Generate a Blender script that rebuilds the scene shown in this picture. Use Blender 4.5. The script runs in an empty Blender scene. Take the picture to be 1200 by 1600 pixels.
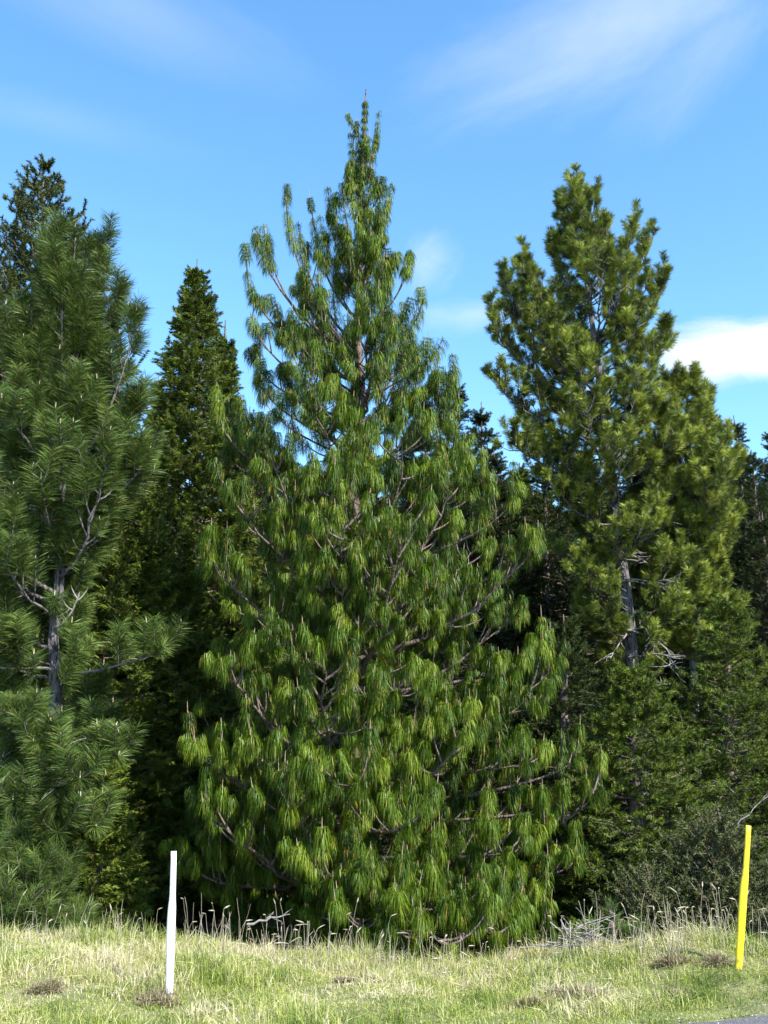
import bpy, math
import numpy as np
from mathutils import Vector

sc = bpy.context.scene
COL = sc.collection
R = math.radians

# ------------------------------------------------------------------ camera
PITCH = R(15.0); FPX = 1557.0; CAMZ = 1.6
cam_data = bpy.data.cameras.new("camera")
cam = bpy.data.objects.new("camera", cam_data); COL.objects.link(cam)
cam.location = (0, 0, CAMZ); cam.rotation_euler = (R(90) + PITCH, 0, 0)
cam_data.sensor_fit = 'VERTICAL'; cam_data.sensor_height = 36.0
cam_data.lens = 36.0 * FPX / 1600.0
cam_data.clip_start = 0.05; cam_data.clip_end = 3000
sc.camera = cam

def ray(px, py):
    dx = (px - 600) / FPX; dy = (800 - py) / FPX
    return np.array([dx, math.cos(PITCH) - dy * math.sin(PITCH), math.sin(PITCH) + dy * math.cos(PITCH)])
def U(px, py, Y):
    d = ray(px, py); return np.array([0, 0, CAMZ]) + d * (Y / d[1])

# ------------------------------------------------------------------ light and sky
SUN_EL = R(40); SUN_AZ = R(137)      # azimuth clockwise from +Y : to the right and a little behind the camera
to_sun = Vector((math.sin(SUN_AZ) * math.cos(SUN_EL), math.cos(SUN_AZ) * math.cos(SUN_EL), math.sin(SUN_EL)))
ld = bpy.data.lights.new("sun", 'SUN'); ld.energy = 5.0; ld.angle = R(0.5); ld.color = (1.0, 0.955, 0.87)
lo = bpy.data.objects.new("sun", ld); COL.objects.link(lo)
lo.rotation_euler = to_sun.to_track_quat('Z', 'Y').to_euler()
world = bpy.data.worlds.new("World"); sc.world = world; world.use_nodes = True
wt = world.node_tree; wt.nodes.clear()
def WN(t, **k):
    n = wt.nodes.new(t)
    for a, b in k.items(): setattr(n, a, b)
    return n
wo = WN('ShaderNodeOutputWorld'); bg = WN('ShaderNodeBackground'); sky = WN('ShaderNodeTexSky')
sky.sky_type = 'NISHITA'; sky.sun_disc = False; sky.sun_elevation = SUN_EL; sky.sun_rotation = SUN_AZ
sky.altitude = 2000; sky.air_density = 1.25; sky.dust_density = 0.2; sky.ozone_density = 1.6
bg.inputs['Strength'].default_value = 0.125
wt.links.new(bg.outputs[0], wo.inputs[0])
geo = WN('ShaderNodeTexCoord')
def wmath(op, a, b=None, c=None, clamp=False):
    n = WN('ShaderNodeMath', operation=op); n.use_clamp = clamp
    for i, v in enumerate((a, b, c)):
        if v is None: continue
        if isinstance(v, (int, float)): n.inputs[i].default_value = v
        else: wt.links.new(v, n.inputs[i])
    return n.outputs[0]
def wdot(vec):
    n = WN('ShaderNodeVectorMath', operation='DOT_PRODUCT')
    wt.links.new(geo.outputs['Generated'], n.inputs[0]); n.inputs[1].default_value = vec
    return n.outputs['Value']
def cloud(px, py, wa, wb, tilt, scale, lo_, hi_, stretch, amount):
    c = Vector(ray(px, py)).normalized()
    a = Vector((0, 0, 1)).cross(c).normalized() * -1; b = c.cross(a).normalized() * -1
    if b.z < 0: b = -b
    ct, st = math.cos(R(tilt)), math.sin(R(tilt))
    a2 = a * ct + b * st; b2 = b * ct - a * st
    u = wmath('MULTIPLY', wmath('SUBTRACT', wdot(a2), c.dot(a2)), FPX / wa)
    v = wmath('MULTIPLY', wmath('SUBTRACT', wdot(b2), c.dot(b2)), FPX / wb)
    r = wmath('SQRT', wmath('ADD', wmath('MULTIPLY', u, u), wmath('MULTIPLY', v, v)))
    cx = WN('ShaderNodeCombineXYZ')
    wt.links.new(wmath('MULTIPLY', u, wa / stretch / 100.0), cx.inputs[0]); wt.links.new(wmath('MULTIPLY', v, wb / 100.0), cx.inputs[1])
    cx.inputs[2].default_value = px * 0.013
    nz = WN('ShaderNodeTexNoise'); nz.inputs['Scale'].default_value = scale; nz.inputs['Detail'].default_value = 10
    nz.inputs['Roughness'].default_value = 0.62; nz.inputs['Distortion'].default_value = 0.5
    wt.links.new(cx.outputs[0], nz.inputs['Vector'])
    e = wmath('SUBTRACT', 1.0, r)                       # 1 at centre, 0 at rim
    t = wmath('ADD', wmath('MULTIPLY', e, 0.8), wmath('SUBTRACT', nz.outputs['Fac'], 0.5))
    mr = WN('ShaderNodeMapRange', interpolation_type='SMOOTHSTEP')
    mr.inputs[1].default_value = lo_; mr.inputs[2].default_value = hi_; mr.inputs[3].default_value = 0; mr.inputs[4].default_value = amount
    wt.links.new(t, mr.inputs[0])
    return mr.outputs[0]
masks = [cloud(1180, 548, 220, 56, -7, 1.3, 0.0, 0.42, 3.0, 1.0),
         cloud(960, 40, 330, 130, 12, 0.8, -0.05, 0.95, 2.6, 0.45),
         cloud(1110, 50, 220, 90, 35, 1.1, 0.0, 1.0, 2.0, 0.25),
         cloud(668, 412, 62, 52, 40, 2.4, -0.05, 1.0, 1.5, 0.4),
         cloud(740, 492, 130, 34, 2, 1.5, -0.05, 1.0, 3.0, 0.4),
         cloud(200, 8, 280, 75, -10, 0.9, -0.1, 1.0, 3.0, 0.2),
         cloud(60, 180, 260, 40, 0, 1.0, -0.1, 1.0, 3.0, 0.1)]
m = masks[0]
for k in masks[1:]: m = wmath('MAXIMUM', m, k)
hs = WN('ShaderNodeHueSaturation'); hs.inputs['Hue'].default_value = 0.494; hs.inputs['Saturation'].default_value = 1.2; hs.inputs['Value'].default_value = 1.28
wt.links.new(sky.outputs[0], hs.inputs['Color'])
mx = WN('ShaderNodeMix', data_type='RGBA'); wt.links.new(m, mx.inputs[0]); wt.links.new(hs.outputs[0], mx.inputs[6])
mx.inputs[7].default_value = (3.3, 3.6, 3.9, 1)
wt.links.new(mx.outputs[2], bg.inputs['Color'])
sc.view_settings.view_transform = 'Standard'; sc.view_settings.look = 'None'
sc.view_settings.exposure = 1.35; sc.view_settings.gamma = 1.0
sc.render.engine = 'CYCLES'
sc.cycles.max_bounces = 6; sc.cycles.diffuse_bounces = 2; sc.cycles.glossy_bounces = 2
sc.cycles.transmission_bounces = 3; sc.cycles.sample_clamp_indirect = 4.0

# ------------------------------------------------------------------ materials
def mat(name):
    m_ = bpy.data.materials.new(name); m_.use_nodes = True
    nt = m_.node_tree; nt.nodes.clear()
    return m_, nt
def ramp(nt, src, stops):
    r = nt.nodes.new('ShaderNodeValToRGB'); e = r.color_ramp.elements
    while len(e) < len(stops): e.new(0.5)
    for i, (p, c) in enumerate(stops): e[i].position = p; e[i].color = (*c, 1)
    nt.links.new(src, r.inputs[0]); return r.outputs[0]
def foliage_mat(name, stops, rough=0.45, spec=0.5, trans=0.25):
    m_, nt = mat(name)
    out = nt.nodes.new('ShaderNodeOutputMaterial'); p = nt.nodes.new('ShaderNodeBsdfPrincipled')
    at = nt.nodes.new('ShaderNodeAttribute'); at.attribute_name = 'tint'
    c = ramp(nt, at.outputs['Fac'], stops)
    nt.links.new(c, p.inputs['Base Color'])
    p.inputs['Roughness'].default_value = rough; p.inputs['Specular IOR Level'].default_value = spec
    t = nt.nodes.new('ShaderNodeBsdfTranslucent')
    hsv = nt.nodes.new('ShaderNodeHueSaturation'); hsv.inputs['Hue'].default_value = 0.48; hsv.inputs['Value'].default_value = 1.5
    nt.links.new(c, hsv.inputs['Color']); nt.links.new(hsv.outputs[0], t.inputs['Color'])
    ms = nt.nodes.new('ShaderNodeMixShader'); ms.inputs[0].default_value = trans
    nt.links.new(p.outputs[0], ms.inputs[1]); nt.links.new(t.outputs[0], ms.inputs[2])
    nt.links.new(ms.outputs[0], out.inputs[0]); return m_
def bark_mat(name, c0, c1, scale=6.0, stretch=0.25, bump=0.6):
    m_, nt = mat(name)
    out = nt.nodes.new('ShaderNodeOutputMaterial'); p = nt.nodes.new('ShaderNodeBsdfPrincipled')
    tc = nt.nodes.new('ShaderNodeTexCoord'); mp = nt.nodes.new('ShaderNodeMapping')
    mp.inputs['Scale'].default_value = (1, 1, stretch); nt.links.new(tc.outputs['Object'], mp.inputs[0])
    n = nt.nodes.new('ShaderNodeTexNoise'); n.inputs['Scale'].default_value = scale; n.inputs['Detail'].default_value = 8
    n.inputs['Roughness'].default_value = 0.7; nt.links.new(mp.outputs[0], n.inputs['Vector'])
    v = nt.nodes.new('ShaderNodeTexVoronoi'); v.inputs['Scale'].default_value = scale * 1.8; nt.links.new(mp.outputs[0], v.inputs['Vector'])
    mu = nt.nodes.new('ShaderNodeMath'); mu.operation = 'MULTIPLY'; nt.links.new(n.outputs['Fac'], mu.inputs[0])
    ad = nt.nodes.new('ShaderNodeMath'); ad.operation = 'ADD'; ad.inputs[1].default_value = 0.55; nt.links.new(v.outputs['Distance'], ad.inputs[0])
    nt.links.new(ad.outputs[0], mu.inputs[1])
    nt.links.new(ramp(nt, mu.outputs[0], [(0.36, c0), (0.56, c1)]), p.inputs['Base Color'])
    b = nt.nodes.new('ShaderNodeBump'); b.inputs['Strength'].default_value = bump; b.inputs['Distance'].default_value = 0.03
    nt.links.new(mu.outputs[0], b.inputs['Height']); nt.links.new(b.outputs[0], p.inputs['Normal'])
    p.inputs['Roughness'].default_value = 0.9
    nt.links.new(p.outputs[0], out.inputs[0]); return m_

M = {}
M['weep'] = foliage_mat('drooping_needles', [(0.0, (0.015, 0.034, 0.003)), (0.45, (0.055, 0.102, 0.006)), (0.85, (0.135, 0.195, 0.016)), (0.93, (0.24, 0.19, 0.025)), (1.0, (0.26, 0.14, 0.02))], 0.42, 0.15, 0.12)
M['blue'] = foliage_mat('long_needles', [(0.0, (0.022, 0.036, 0.006)), (0.5, (0.058, 0.098, 0.020)), (0.93, (0.145, 0.20, 0.045)), (1.0, (0.27, 0.14, 0.04))], 0.40, 0.2, 0.12)
M['short'] = foliage_mat('short_needles', [(0.0, (0.018, 0.032, 0.006)), (0.5, (0.105, 0.15, 0.020)), (0.93, (0.33, 0.38, 0.06)), (1.0, (0.28, 0.18, 0.03))], 0.42, 0.25, 0.14)
M['cypress'] = foliage_mat('scale_leaves', [(0.0, (0.022, 0.036, 0.005)), (0.5, (0.080, 0.115, 0.012)), (1.0, (0.17, 0.22, 0.03))], 0.55, 0.15, 0.08)
M['spruce'] = foliage_mat('spruce_needles', [(0.0, (0.020, 0.034, 0.004)), (0.5, (0.070, 0.108, 0.010)), (1.0, (0.15, 0.20, 0.025))], 0.5, 0.15, 0.08)
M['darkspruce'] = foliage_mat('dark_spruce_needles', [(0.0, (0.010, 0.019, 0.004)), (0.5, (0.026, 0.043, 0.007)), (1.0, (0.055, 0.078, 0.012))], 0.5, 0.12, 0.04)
M['fir'] = foliage_mat('fir_needles', [(0.0, (0.016, 0.026, 0.006)), (0.5, (0.045, 0.062, 0.012)), (1.0, (0.10, 0.12, 0.025))], 0.5, 0.15, 0.06)
M['scrub'] = foliage_mat('scrub_leaves', [(0.0, (0.025, 0.034, 0.010)), (0.5, (0.065, 0.08, 0.022)), (1.0, (0.16, 0.16, 0.07))], 0.6, 0.15, 0.1)
M['bark_grey'] = bark_mat('grey_bark', (0.010, 0.009, 0.010), (0.125, 0.112, 0.118), 16, 0.22, 1.0)
M['bark_brown'] = bark_mat('brown_bark', (0.022, 0.016, 0.014), (0.15, 0.112, 0.095), 22, 0.4, 0.8)
M['bark_dark'] = bark_mat('dark_bark', (0.03, 0.024, 0.02), (0.14, 0.11, 0.09), 9)
M['dead'] = bark_mat('dead_wood', (0.05, 0.042, 0.038), (0.22, 0.20, 0.185), 14, 0.3, 0.3)

# ------------------------------------------------------------------ mesh helpers
def tag(o, label=None, cat=None, group=None, kind=None):
    if label: o['label'] = label
    if cat: o['category'] = cat
    if group: o['group'] = group
    if kind: o['kind'] = kind
    return o
def empty(name, loc, label, cat, group=None):
    o = bpy.data.objects.new(name, None); COL.objects.link(o); o.location = tuple(float(v) for v in loc)
    return tag(o, label, cat, group)
def np_mesh(name, verts, quads, tris, material, tint=None, smooth=False):
    me = bpy.data.meshes.new(name)
    V = np.ascontiguousarray(verts, dtype=np.float32).reshape(-1, 3)
    q = np.ascontiguousarray(quads, dtype=np.int32).reshape(-1, 4); t = np.ascontiguousarray(tris, dtype=np.int32).reshape(-1, 3)
    me.vertices.add(len(V)); me.vertices.foreach_set('co', V.ravel())
    nl = q.size + t.size; me.loops.add(nl)
    me.loops.foreach_set('vertex_index', np.concatenate([q.ravel(), t.ravel()]))
    me.polygons.add(len(q) + len(t))
    ls = np.concatenate([np.arange(len(q)) * 4, q.size + np.arange(len(t)) * 3]).astype(np.int32)
    me.polygons.foreach_set('loop_start', ls)
    me.polygons.foreach_set('use_smooth', np.full(len(q) + len(t), smooth))
    if tint is not None:
        a = me.attributes.new('tint', 'FLOAT', 'FACE'); a.data.foreach_set('value', np.asarray(tint, dtype=np.float32))
    me.materials.append(material); me.update(calc_edges=True)
    return me
def link(name, me, parent=None):
    o = bpy.data.objects.new(name, me); COL.objects.link(o)
    if parent: o.parent = parent
    return o
def norm(a): return a / np.maximum(np.linalg.norm(a, axis=-1, keepdims=True), 1e-9)
UP = np.array([0, 0, 1.0])

def clear(data, Y, boxes):
    ax, tr, L_, T_, S_ = data
    def inside(p):
        x, y, z = p[0], p[1], p[2] - CAMZ; c, s_ = math.cos(PITCH), math.sin(PITCH)
        dz = y * c + z * s_; px = 600 + FPX * x / dz; py = 800 - FPX * (z * c - y * s_) / dz
        return y < Y + 0.15 and any(a < px < b and c0 < py < d0 for a, b, c0, d0 in boxes)
    T2 = [t for t in T_ if not (inside(t[0][-1]) or inside(t[0][len(t[0]) // 2]))]
    L2 = [l for l in L_ if not any(inside(q) for q in l[0][2:])]
    S2 = np.array([q for q in S_ if not (inside(q[-1]) or inside(q[2]))])
    return ax, tr, L2, T2, S2

class Wood:
    """tapered bark tubes collected into one mesh"""
    def __init__(s): s.v = []; s.q = []; s.n = 0
    def tube(s, pts, rad, sides=6, wob=0.0, rng=None):
        pts = np.asarray(pts, float); n = len(pts)
        rad = np.broadcast_to(np.asarray(rad, float), (n,))
        T = norm(np.gradient(pts, axis=0))
        ref = np.array([1.0, 0, 0]) if abs(T[0][0]) < 0.8 else np.array([0, 1.0, 0])
        N1 = norm(np.cross(T, ref)); N2 = np.cross(T, N1)
        a = np.arange(sides) / sides * 2 * math.pi
        rr = rad[:, None] * np.ones((n, sides))
        if wob and rng is not None: rr = rr * (1 + wob * rng.uniform(-1, 1, (n, sides)))
        V = pts[:, None] + rr[..., None] * (np.cos(a)[None, :, None] * N1[:, None] + np.sin(a)[None, :, None] * N2[:, None])
        s.v.append(V.reshape(-1, 3))
        i = np.arange(n - 1)[:, None] * sides; j = np.arange(sides)[None]; k = (j + 1) % sides
        s.q.append(np.stack([i + j, i + k, i + sides + k, i + sides + j], -1).reshape(-1, 4) + s.n)
        s.n += n * sides
    def mesh(s, name, material, origin=(0, 0, 0)):
        return np_mesh(name, np.concatenate(s.v) - np.asarray(origin), np.concatenate(s.q), np.zeros((0, 3)), material, smooth=True)

def curve(p, d, L, n, lift=0.0, jit=0.0, rng=None):
    """branch axis: n+1 points, turning towards +z by lift over its length (negative: sagging)"""
    pts = [np.array(p, float)]; d = norm(np.array(d, float)); st = L / n
    for i in range(n):
        d = d + UP * lift / n
        if jit: d = d + rng.normal(0, jit, 3)
        d = norm(d); pts.append(pts[-1] + d * st)
    return np.array(pts)
def sample(pts, t):
    f = t * (len(pts) - 1); i = min(int(f), len(pts) - 2); w = f - i
    return pts[i] * (1 - w) + pts[i + 1] * w, norm(pts[i + 1] - pts[i])
def resample(pts, t0, t1, k):
    return np.array([sample(pts, t)[0] for t in np.linspace(t0, t1, k)])

def ribbons(P, W, tint):
    """P (N,K,3) centre lines, W (N,3) half-width vectors: ribbons tapering to a point"""
    N, K, _ = P.shape
    prof = np.array([0.6, 1.0, 0.85, 0.6])[:K - 1] if K > 2 else np.array([1.0])
    A = P[:, :-1] + W[:, None] * prof[None, :, None]; B = P[:, :-1] - W[:, None] * prof[None, :, None]
    V = np.empty((N, 2 * (K - 1) + 1, 3)); V[:, 0:-1:2] = A; V[:, 1:-1:2] = B; V[:, -1] = P[:, -1]
    base = np.arange(N)[:, None] * (2 * (K - 1) + 1)
    q = [np.stack([base[:, 0] + 2 * k, base[:, 0] + 2 * k + 1, base[:, 0] + 2 * k + 3, base[:, 0] + 2 * k + 2], -1) for k in range(K - 2)]
    q = np.concatenate(q) if q else np.zeros((0, 4), int)
    k = 2 * (K - 2)
    t = np.stack([base[:, 0] + k, base[:, 0] + k + 1, base[:, 0] + k + 2], -1)
    return V.reshape(-1, 3), q, t, np.concatenate([np.tile(tint, K - 2), tint])

def needles(shoots, rng, per, length, width, spread=0.8, forward=0.6, droop=(0.1, 0.2, 0.3), nodes=0, planar=False,
            u0=0.0, tipdense=1.0, K=4, taper=0.0, tint_sd=0.14, old=0.02, lsd=0.15, hang_jit=0.1, base_tint=None, face=0.0):
    """shoots (S,k,3) -> needle ribbons"""
    S, kk, _ = shoots.shape; per = int(per)
    sc_ = np.repeat(np.arange(S), per); N = S * per
    u = u0 + (1 - u0) * rng.random(N) ** (1 / tipdense)
    if nodes:
        nd = np.minimum((u * nodes).astype(int), nodes - 1); u = np.clip((nd + 0.5 + rng.normal(0, 0.13, N)) / nodes, 0, 1)
    f = u * (kk - 1); i = np.minimum(f.astype(int), kk - 2); w = (f - i)[:, None]
    a = shoots[sc_, i]; b = shoots[sc_, i + 1]
    p0 = a * (1 - w) + b * w; T = norm(b - a)
    ref = np.where(np.abs(T[:, 2:3]) > 0.93, np.array([[1.0, 0, 0]]), np.array([[0, 0, 1.0]]))
    N1 = norm(np.cross(T, ref)); N2 = np.cross(N1, T)
    if planar:
        ph = np.where(rng.random(N) < 0.5, 0, math.pi) + rng.normal(0, 0.4, N)
        roll = rng.normal(0, 0.5, S)[sc_]; ph = ph + roll
    else: ph = rng.random(N) * 2 * math.pi
    rad = np.cos(ph)[:, None] * N1 + np.sin(ph)[:, None] * N2
    d0 = norm(rad * spread + T * forward + rng.normal(0, 0.1, (N, 3)))
    L = (length[sc_] if isinstance(length, np.ndarray) else length) * np.clip(1 + rng.normal(0, lsd, N), 0.5, 1.5) * (1 - taper * u)
    down = np.array([0, 0, -1.0]) + (rng.normal(0, hang_jit, (S, 3)))[sc_] + rng.normal(0, hang_jit * 0.7, (N, 3))
    if nodes:
        kj = rng.normal(0, hang_jit, (S, nodes, 3)); down = down + kj[sc_, nd]
    down = norm(down)
    P = np.empty((N, K, 3)); P[:, 0] = p0
    for s in range(K - 1):
        dw = droop[s]; d = norm(d0 * (1 - dw) + down * dw); P[:, s + 1] = P[:, s] + d * (L / (K - 1))[:, None]
    dm = norm(P[:, -1] - P[:, 0])
    rnd = norm(rng.normal(0, 1, (N, 3)))
    if face:
        rh = (d0 - T * np.sum(d0 * T, 1, keepdims=True)) + 1e-4; rnd = norm(norm(rh) * face + rnd * (1 - face))
    Wd = norm(np.cross(dm, rnd)) * width * 0.5
    bt = (rng.normal(0.45, 0.16, S) if base_tint is None else base_tint)[sc_]
    tint = np.clip(bt + rng.normal(0, tint_sd, N), 0, 0.86)
    o = rng.random(N) < old * (1.6 - 1.2 * u) * 1.5
    tint[o] = rng.uniform(0.9, 1.0, o.sum())
    return ribbons(P, Wd, tint)

# ------------------------------------------------------------------ conifers
def envelope(rows, Y, axis):
    """rows of (py, pxL, pxR) on the photograph -> (z, left radius, right radius) about the trunk axis"""
    out = []
    for py, l, r in rows:
        a = U(l, py, Y); b = U(r, py, Y); ax = axis(a[2])
        out.append((a[2], max(ax - a[0], 0.03), max(b[0] - ax, 0.03)))
    out.sort(); return np.array(out)

def conifer(rng, base, top, env, Yc, limbs=90, per_whorl=4, elev=(15, 65), lift=0.5, sub=10, sub_len=0.42, sub_min=0.25, t_sub=0.3,
            sub_lift=0.6, shoot=0.45, tert=1, rmin=0.72, trunk_r=0.16, zlo=0.3, bias=1.0, sway=0.0, jit=0.05, sub_ang=(40, 70), zpow=1.0,
            front=0.0, leader=1.0, droop_sub=0.0, fmax=0.985, shoot_rng=(0.8, 1.2), sub_top=1.0, extra=(), z_steep=1.2):
    """returns trunk axis, limbs [(pts, r0)], twigs, shoots"""
    base = np.array(base, float); top = np.array(top, float); H = top[2] - base[2]
    n = 16; t = np.linspace(0, 1, n)
    ax = base[None] * (1 - t)[:, None] + top[None] * t[:, None]
    ax[:, 0] += np.sin(t * math.pi * 1.7) * sway; ax[1:-1, :2] += rng.normal(0, 0.02, (n - 2, 2))
    tr = trunk_r * (1 - t) ** 0.9 + 0.010
    L_, T_, S_ = [], [], []
    def dress(pts, r0, L, f, dens=1.0):
        L_.append((pts, r0))
        ls = 0.8 if dens <= 0.3 else shoot * (1 + 0.6 * (f > 0.6 and shoot_rng[0] < 0.5))
        S_.append(resample(pts, max(0, 1 - ls / L), 1, 6))
        if dens <= 0.3: S_.append(resample(pts, max(0, 1 - ls / L), 1 - 0.3 * ls / L, 6))
        ns = max(1, int(round(dens * sub * (0.35 + 0.65 * min(1, L / 2.6)) * (1 + (sub_top - 1) * f))))
        for s in range(ns):
            ts = t_sub + (0.96 - t_sub) * ((s + rng.random()) / ns) ** bias
            q, d = sample(pts, ts)
            side = 1 if s % 2 else -1
            hz = norm(np.cross(d, UP) + 1e-6) * side
            ang = R(rng.uniform(*sub_ang))
            dd = norm(d * math.cos(ang) + hz * math.sin(ang) + UP * rng.normal(0.12, 0.28))
            l2 = (sub_min + sub_len * L * (1 - ts * 0.75)) * rng.uniform(0.7, 1.2)
            if dens < 1: l2 = min(l2, 0.5)
            up_shoot = shoot_rng[0] < 0.5 and rng.random() < 0.16
            if up_shoot: l2 = max(l2, 0.55)
            cp = curve(q, dd, l2, 6, sub_lift + droop_sub + 3.5 * up_shoot, 0.06, rng)
            T_.append((cp, 0.35 * r0 + 0.003))
            sl = min(l2 * 0.95, shoot * (2.0 if up_shoot else 1) * rng.uniform(*shoot_rng) * (1 + 0.5 * f * (shoot_rng[0] < 0.5)))
            S_.append(resample(cp, 1 - sl / l2, 1, 6))
            if l2 > shoot * 1.25:
                for tq in np.linspace(0.25, 0.85, tert + int(l2 / 0.7)):
                    q3, d3 = sample(cp, tq)
                    h3 = norm(np.cross(d3, UP) + 1e-6) * (1 if rng.random() < 0.5 else -1)
                    d3 = norm(d3 * 0.75 + h3 * rng.uniform(0.4, 0.9) + UP * rng.normal(0.15, 0.3))
                    l3 = shoot * rng.uniform(0.6, 1.05) * (0.8 if shoot_rng[0] < 0.5 else 1)
                    c3 = curve(q3, d3, l3, 5, sub_lift, 0.05, rng)
                    T_.append((c3, 0.005)); S_.append(c3)
    nw = max(1, limbs // per_whorl)
    for w in range(nw):
        f = ((w + 0.5) / nw) ** zpow
        az0 = rng.random() * 6.28
        for k in range(per_whorl):
            az = az0 + 2 * math.pi * k / per_whorl + rng.normal(0, 0.25)
            ztip = base[2] + zlo + (H - zlo) * min(fmax, f * fmax + rng.normal(0, 0.012))
            rl = np.interp(ztip, env[:, 0], env[:, 1]); rr = np.interp(ztip, env[:, 0], env[:, 2])
            c = math.cos(az); m_ = (1 + c) / 2; Rr = (rr * m_ + rl * (1 - m_)) * rng.uniform(rmin, 1.03)
            if math.sin(az) < 0: Rr *= 1 + front
            el = R(elev[0] + (elev[1] - elev[0]) * f ** 1.3 + rng.normal(0, 6))
            rise = Rr * math.tan(min(el, 1.2)) * 0.75 + lift * Rr * 0.3
            z0 = max(base[2] + 0.25, ztip - rise)
            p0 = np.array([np.interp(z0, ax[:, 2], ax[:, i]) for i in range(2)] + [z0])
            pt = np.array([np.interp(ztip, ax[:, 2], ax[:, 0]) + Rr * math.cos(az), np.interp(ztip, ax[:, 2], ax[:, 1]) + Rr * math.sin(az), ztip])
            L = np.linalg.norm(pt - p0)
            if L < 0.12: continue
            # sagging / rising arc that ends on pt
            nn = 9; tt = np.linspace(0, 1, nn)[:, None]
            pts = p0 * (1 - tt) + pt * tt
            pts[:, 2] -= (np.sin(tt[:, 0] * math.pi) * lift * L * 0.22)
            pts[1:-1] += rng.normal(0, jit * L * 0.3, (nn - 2, 3)) * np.array([1, 1, 0.6])
            r0 = min(0.006 + 0.0125 * L, np.interp(z0, ax[:, 2], tr) * 0.6)
            dress(pts, r0, L, f)
    for tp, zs, dens in extra:
        tp = np.array(tp); p0 = np.array([np.interp(zs, ax[:, 2], ax[:, i]) for i in range(2)] + [zs])
        kn = p0 * 0.35 + tp * 0.65; kn[:2] = p0[:2] * 0.12 + tp[:2] * 0.88; kn[2] = p0[2] * 0.62 + tp[2] * 0.38
        tt = np.linspace(0, 1, 10)[:, None]; pts = (1 - tt) ** 2 * p0 + 2 * tt * (1 - tt) * kn + tt ** 2 * tp
        L = float(np.linalg.norm(np.diff(pts, axis=0), axis=1).sum()); dress(pts, 0.006 + 0.009 * L, L, 0.9, dens)
    if leader:
        a2 = ax[-1] - (ax[-1] - ax[-2]) * 0; k0 = 1 - leader / H
        tr_pts = np.array([[np.interp(base[2] + H * v, ax[:, 2], ax[:, i]) for i in range(3)] for v in np.linspace(k0, 0.985, 11)])
        S_.append(tr_pts[:6]); S_.append(tr_pts[5:])
    return ax, tr, L_, T_, np.array(S_)

def plant_tree(name, label, cat, base, data, bark, leaf_mesh_args, rng, group=None, limb_parts=True, twig_bark=None, crown_name='crown', shade_mat=None):
    ax, tr, L_, T_, S_ = data; base = np.array(base, float)
    root = empty(name, base, label, cat, group)
    w = Wood(); w.tube(ax, tr, 12, 0.07, rng)
    if not limb_parts:
        for pts, r0 in L_: w.tube(pts, np.linspace(r0, 0.004, len(pts)), 5)
    link('trunk', w.mesh('trunk', bark, base), root)
    if limb_parts:
        for pts, r0 in L_:
            b = Wood(); b.tube(pts, np.linspace(r0, 0.004, len(pts)), 6, 0.08, rng)
            link('limb', b.mesh('limb', twig_bark or bark, base), root)
    if T_:
        tw = Wood()
        for pts, r0 in T_: tw.tube(pts, np.linspace(r0, 0.0025, len(pts)), 4)
        tm = tw.mesh('twigs', twig_bark or bark, base); to = link('twigs', tm, root); to['kind'] = 'stuff'
    V, q, t, tint = leaf_mesh_args
    link(crown_name, np_mesh(crown_name, V - base, q, t, shade_mat, tint), root)
    return root
def clone(root, loc, rot, scale, label, group=None):
    c = root.copy(); COL.objects.link(c); c.location = tuple(loc); c.rotation_euler = (0, 0, rot); c.scale = scale
    c['label'] = label
    if group: c['group'] = group
    for ch in root.children:
        d = ch.copy(); COL.objects.link(d); d.parent = c
    return c

# ------------------------------------------------------------------ terrain
def crest(x):   # bank height along the verge
    return np.interp(x, [-14, -4, -2.6, -1.2, 0.0, 0.7, 1.6, 2.6, 4, 14], [0.25, 0.22, 0.24, 0.13, 0.04, -0.06, 0.06, 0.20, 0.22, 0.2])
def edge(x): return 7.5 + 0.33 * (np.clip(x, -20, 6) - 2.3) - 0.004 * (np.clip(x, -20, 6) - 2.3) ** 2   # y of the asphalt edge
rg = np.random.default_rng(5)
gx = rg.random((8, 2)) * 6
def bumps(x, y):
    return sum(0.012 * np.sin(x * (1.3 + 0.9 * i) + gx[i, 0] + 1.7 * np.sin(y * (0.8 + .4 * i) + gx[i, 1])) for i in range(6))
def ground_z(x, y):
    x = np.asarray(x, float); y = np.asarray(y, float)
    e = edge(x); c = crest(x) - 0.06
    up_ = np.clip((y - e) / (9.3 - np.minimum(e, 8.8)), 0, 1); up_ = (up_ * up_ * (3 - 2 * up_)) ** 1.6
    dn = np.clip((y - 9.5) / 2.8, 0, 1); dn = dn * dn * (3 - 2 * dn)
    z = 0.015 + c * up_ - dn * (c + 0.45) + bumps(x, y) * np.clip((y - e) * 1.2, 0, 1)
    return np.where(y < e, -0.03, z)
xs = np.unique(np.concatenate([np.linspace(-700, -14, 14), np.linspace(-14, 14, 190), np.linspace(14, 700, 14)]))
ys = np.unique(np.concatenate([np.linspace(-200, 3, 8), np.linspace(3, 14, 120), np.linspace(14, 60, 24), np.linspace(60, 1500, 12)]))
X, Yg = np.meshgrid(xs, ys); Z = ground_z(X, Yg)
nx, ny = len(xs), len(ys)
ii = (np.arange(ny - 1)[:, None] * nx + np.arange(nx - 1)[None]).ravel()
gm, nt = mat('verge_soil')
out = nt.nodes.new('ShaderNodeOutputMaterial'); p = nt.nodes.new('ShaderNodeBsdfPrincipled'); p.inputs['Roughness'].default_value = 0.95
tc = nt.nodes.new('ShaderNodeTexCoord')
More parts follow.
